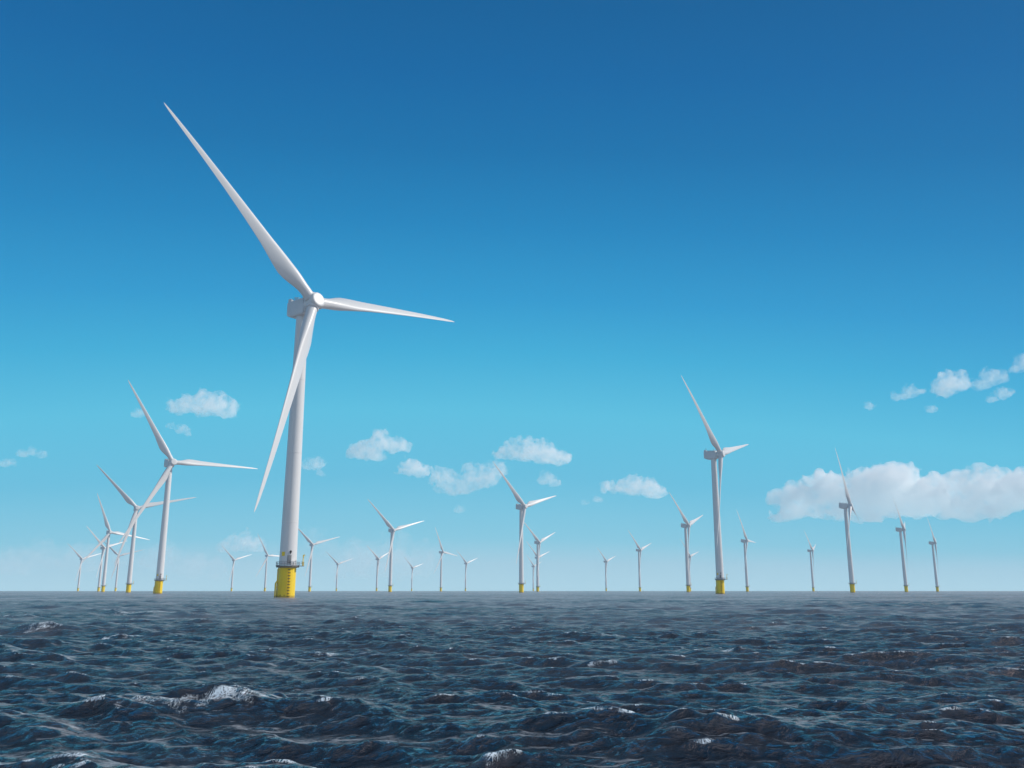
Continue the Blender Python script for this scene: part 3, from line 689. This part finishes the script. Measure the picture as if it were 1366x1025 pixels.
def make_cloud(blobs, dist, mat, label, seed, flat=0.55, step=None, depth=0.5):
    g = random.Random(seed)
    cx = sum(b[0] for b in blobs) / len(blobs); cy = sum(b[1] for b in blobs) / len(blobs)
    def ray(px, py):
        X_, Y_ = (px - 683.0) / CAM_F, (512.5 - py) / CAM_F
        return Vector((X_, math.cos(CAM_P) - Y_ * math.sin(CAM_P), math.sin(CAM_P) + Y_ * math.cos(CAM_P)))
    rc = ray(cx, cy); hz = math.hypot(rc.x, rc.y); C0 = rc * (dist / hz)
    az = math.atan2(rc.x, rc.y); loc = []
    for bx, by, br in blobs:
        r_ = ray(bx, by); a2 = math.atan2(r_.x, r_.y); e2 = r_.z / math.hypot(r_.x, r_.y)
        rad = br / CAM_F * dist * (0.98 if mat is V_BIG else 1.14)
        loc.append(((a2 - az) * dist, g.uniform(-1, 1) * rad * depth, e2 * dist - C0.z, rad))
    B = np.array(loc); mxr = B[:, 3].max()
    lo = (B[:, :3] - B[:, 3:] * 1.5).min(0); hi = (B[:, :3] + B[:, 3:] * 1.5).max(0)
    h = step or max(mxr / 13.0, max(hi - lo) / 190.0)
    n = np.ceil((hi - lo) / h).astype(int) + 2
    G = np.stack(np.meshgrid(*[lo[k] + np.arange(n[k]) * h for k in range(3)], indexing='ij'), -1)
    acc = np.zeros(n)
    K = 5.0 / mxr
    for x, y, z, r in B:
        dz = G[..., 2] - z; dz = np.where(dz < 0, dz / flat, dz)
        acc += np.exp(-K * (np.sqrt((G[..., 0] - x) ** 2 + (G[..., 1] - y) ** 2 + dz ** 2) - r))
    F = -np.log(acc + 1e-30) / K
    for s, a in ((1.3, 0.44), (2.9, 0.32), (6.0, 0.20), (12.0, 0.10)):
        F = F + (vnoise(G * (s / mxr) + 17.3, seed + int(s * 10)) - 0.5) * 2 * a * mxr * 0.8
    zb = np.percentile(B[:, 2] - (0.50 if mat is V_BIG else 0.66) * B[:, 3], 14)          # condensation level: a nearly flat base
    F = np.maximum(F, (zb - G[..., 2]) + (vnoise(G * (2.0 / mxr) + 5.1, seed + 77) - 0.5) * 0.6 * mxr)
    F[0], F[-1], F[:, 0], F[:, -1], F[:, :, 0], F[:, :, -1] = 1, 1, 1, 1, 1, 1
    pos, q = surface_net(F, h, lo)
    lab = np.arange(len(pos))                            # drop stray crumbs of the field: keep bodies of some size
    for _ in range(400):
        mn = lab[q].min(1); new = lab.copy()
        for c_ in range(4): np.minimum.at(new, q[:, c_], mn)
        new = new[new]
        if (new == lab).all(): break
        lab = new
    cnt = np.bincount(lab, minlength=len(pos)); q = q[cnt[lab[q[:, 0]]] > 0.06 * cnt.max()]
    used = np.unique(q); rm = np.full(len(pos), -1); rm[used] = np.arange(len(used)); pos, q = pos[used], rm[q]
    m = bpy.data.meshes.new('cloud'); m.from_pydata(pos.tolist(), [], q.tolist()); m.update()
    m.polygons.foreach_set('use_smooth', np.ones(len(m.polygons), bool)); m.materials.append(mat)
    o = link('cloud', m); o.location = C0 + Vector((0, 0, CAM_H)); o.rotation_euler = (0, 0, -az)
    tag(o, label, 'cloud', 'white cumulus clouds in the blue sky')
    return o

D = 9000.0
CLOUDS = [
 ([(236,546,10),(252,543,12),(275,544,16),(292,544,15),(306,551,10)], V_PUFF, 'white cloud between the left turbines and the huge nearest turbine, largest on that side'),
 ([(185,553,7)], V_THIN, 'tiny puff beside the top blade of the second largest turbine'),
 ([(229,570,6),(243,574,7),(250,580,4)], V_THIN, 'thin ragged cloud just below the largest left-hand cloud'),
 ([(30,606,6),(42,604,6),(55,608,5)], V_THIN, 'small flat cloud near the left edge of the sky'),
 ([(4,619,6),(15,619,5)], V_THIN, 'faint scrap of cloud cut by the left edge of the picture'),
 ([(409,620,7),(420,621,10),(427,632,5)], V_THIN, 'small cloud peeking out right beside the nearest tower'),
 ([(472,605,10),(488,603,13),(508,592,13),(525,595,12),(538,597,8),(500,609,12)], V_PUFF, 'ragged double cloud above the medium turbine left of the centre'),
 ([(538,630,9),(552,626,13),(566,628,11)], V_PUFF, 'compact oval cloud between the ragged double cloud and the broken cloud group'),
 ([(588,638,13),(597,649,13),(617,650,14),(632,645,14),(630,631,11),(650,641,15),(663,631,12),(612,658,10)], V_THIN, 'broken cloud bank left of the centre turbine, behind its blade tip'),
 ([(668,606,10),(688,604,13),(708,604,16),(729,609,15),(746,614,11)], V_PUFF, 'smooth lens-shaped cloud above the blades of the centre turbine'),
 ([(728,640,10),(738,645,8)], V_THIN, 'small round cloud just above the right blade of the centre turbine'),
 ([(613,681,6)], V_THIN, 'tiny faint puff below the broken cloud bank'),
 ([(812,651,8),(828,651,11),(848,652,14),(866,655,13),(877,657,9)], V_PUFF, 'single oval cloud right of centre with nothing around it'),
 ([(780,672,5),(797,667,6)], V_THIN, 'faint scrap left below the single oval cloud'),
 ([(1160,543,6)], V_THIN, 'tiny puff left of the cluster of clouds in the upper right'),
 ([(1198,530,7),(1212,526,9),(1226,524,6)], V_THIN, 'flat cloud at the left end of the upper right cluster'),
 ([(1253,520,8),(1266,515,14),(1276,511,12),(1260,527,7)], V_PUFF, 'brightest heart-shaped cloud of the upper right cluster'),
 ([(1243,547,6)], V_THIN, 'small wisp below the brightest cloud of the upper right cluster'),
 ([(1308,515,9),(1322,507,11),(1334,505,7)], V_THIN, 'cloud right of the brightest one in the upper right cluster'),
 ([(1325,533,6),(1340,527,8)], V_THIN, 'slanting scrap of cloud at the lower right of the upper right cluster'),
 ([(1356,491,7),(1369,487,11)], V_THIN, 'topmost cloud, cut by the right edge of the picture'),
 ([(1032,689,11),(1050,685,15),(1072,668,19),(1090,660,21),(1078,684,17),(1110,657,24),(1130,682,22),(1150,646,24),(1170,662,32),(1190,648,24),(1160,688,15),(1205,672,28),(1236,677,26),(1260,672,24),(1285,678,25),(1308,656,22),(1320,681,23),(1345,662,27),(1385,662,32),(1420,672,27)], V_BIG, 'big white cumulus bank low on the right, running out of the picture'),
 ([(303,731,9),(325,725,13),(342,731,9)], V_THIN, 'low pale cloud behind the tiny turbine left of the nearest yellow base'),
]
for i, (bl, mat, lab) in enumerate(CLOUDS):
    make_cloud(bl, D + 350 * ((i * 7) % 5), mat, lab, 100 + i, depth=0.5)
VEILS = [([(20,752,18),(60,745,16),(110,750,20),(160,742,16)], 'faint veil of cloud low over the left horizon behind the leftmost turbines'),
         ([(215,748,22),(255,760,18),(290,766,14)], 'faint veil of cloud low between the left group and the nearest tower'),
         ([(480,752,26),(525,748,30),(565,758,20)], 'faint pale veil behind the medium turbine left of the centre'),
         ([(420,722,14),(440,735,12)], 'faint veil behind the small turbine right of the nearest tower')]
for i, (bl, lab) in enumerate(VEILS):
    make_cloud(bl, 12500.0 + 200 * i, V_WISP, lab, 300 + i, flat=0.6)

# ------------------------------------------------------------------ haze
def haze():
    bm = bmesh.new(); s = 6400.0
    box(bm, (0, 0, 95.0), (2 * s, 2 * s, 204.0))
    m = bpy.data.materials.new('haze_air'); m.use_nodes = True; t = m.node_tree; t.nodes.clear()
    o = t.nodes.new('ShaderNodeOutputMaterial'); pv = t.nodes.new('ShaderNodeVolumePrincipled')
    pv.inputs['Color'].default_value = (0.78, 0.91, 1.0, 1); pv.inputs['Density'].default_value = 0.00006; pv.inputs['Anisotropy'].default_value = 0.0
    t.links.new(pv.outputs[0], o.inputs['Volume'])
    o_ = link('haze', mesh('haze', bm, m, smooth=False)); tag(o_, 'pale sea haze over the whole scene', 'haze', kind='stuff')
haze()
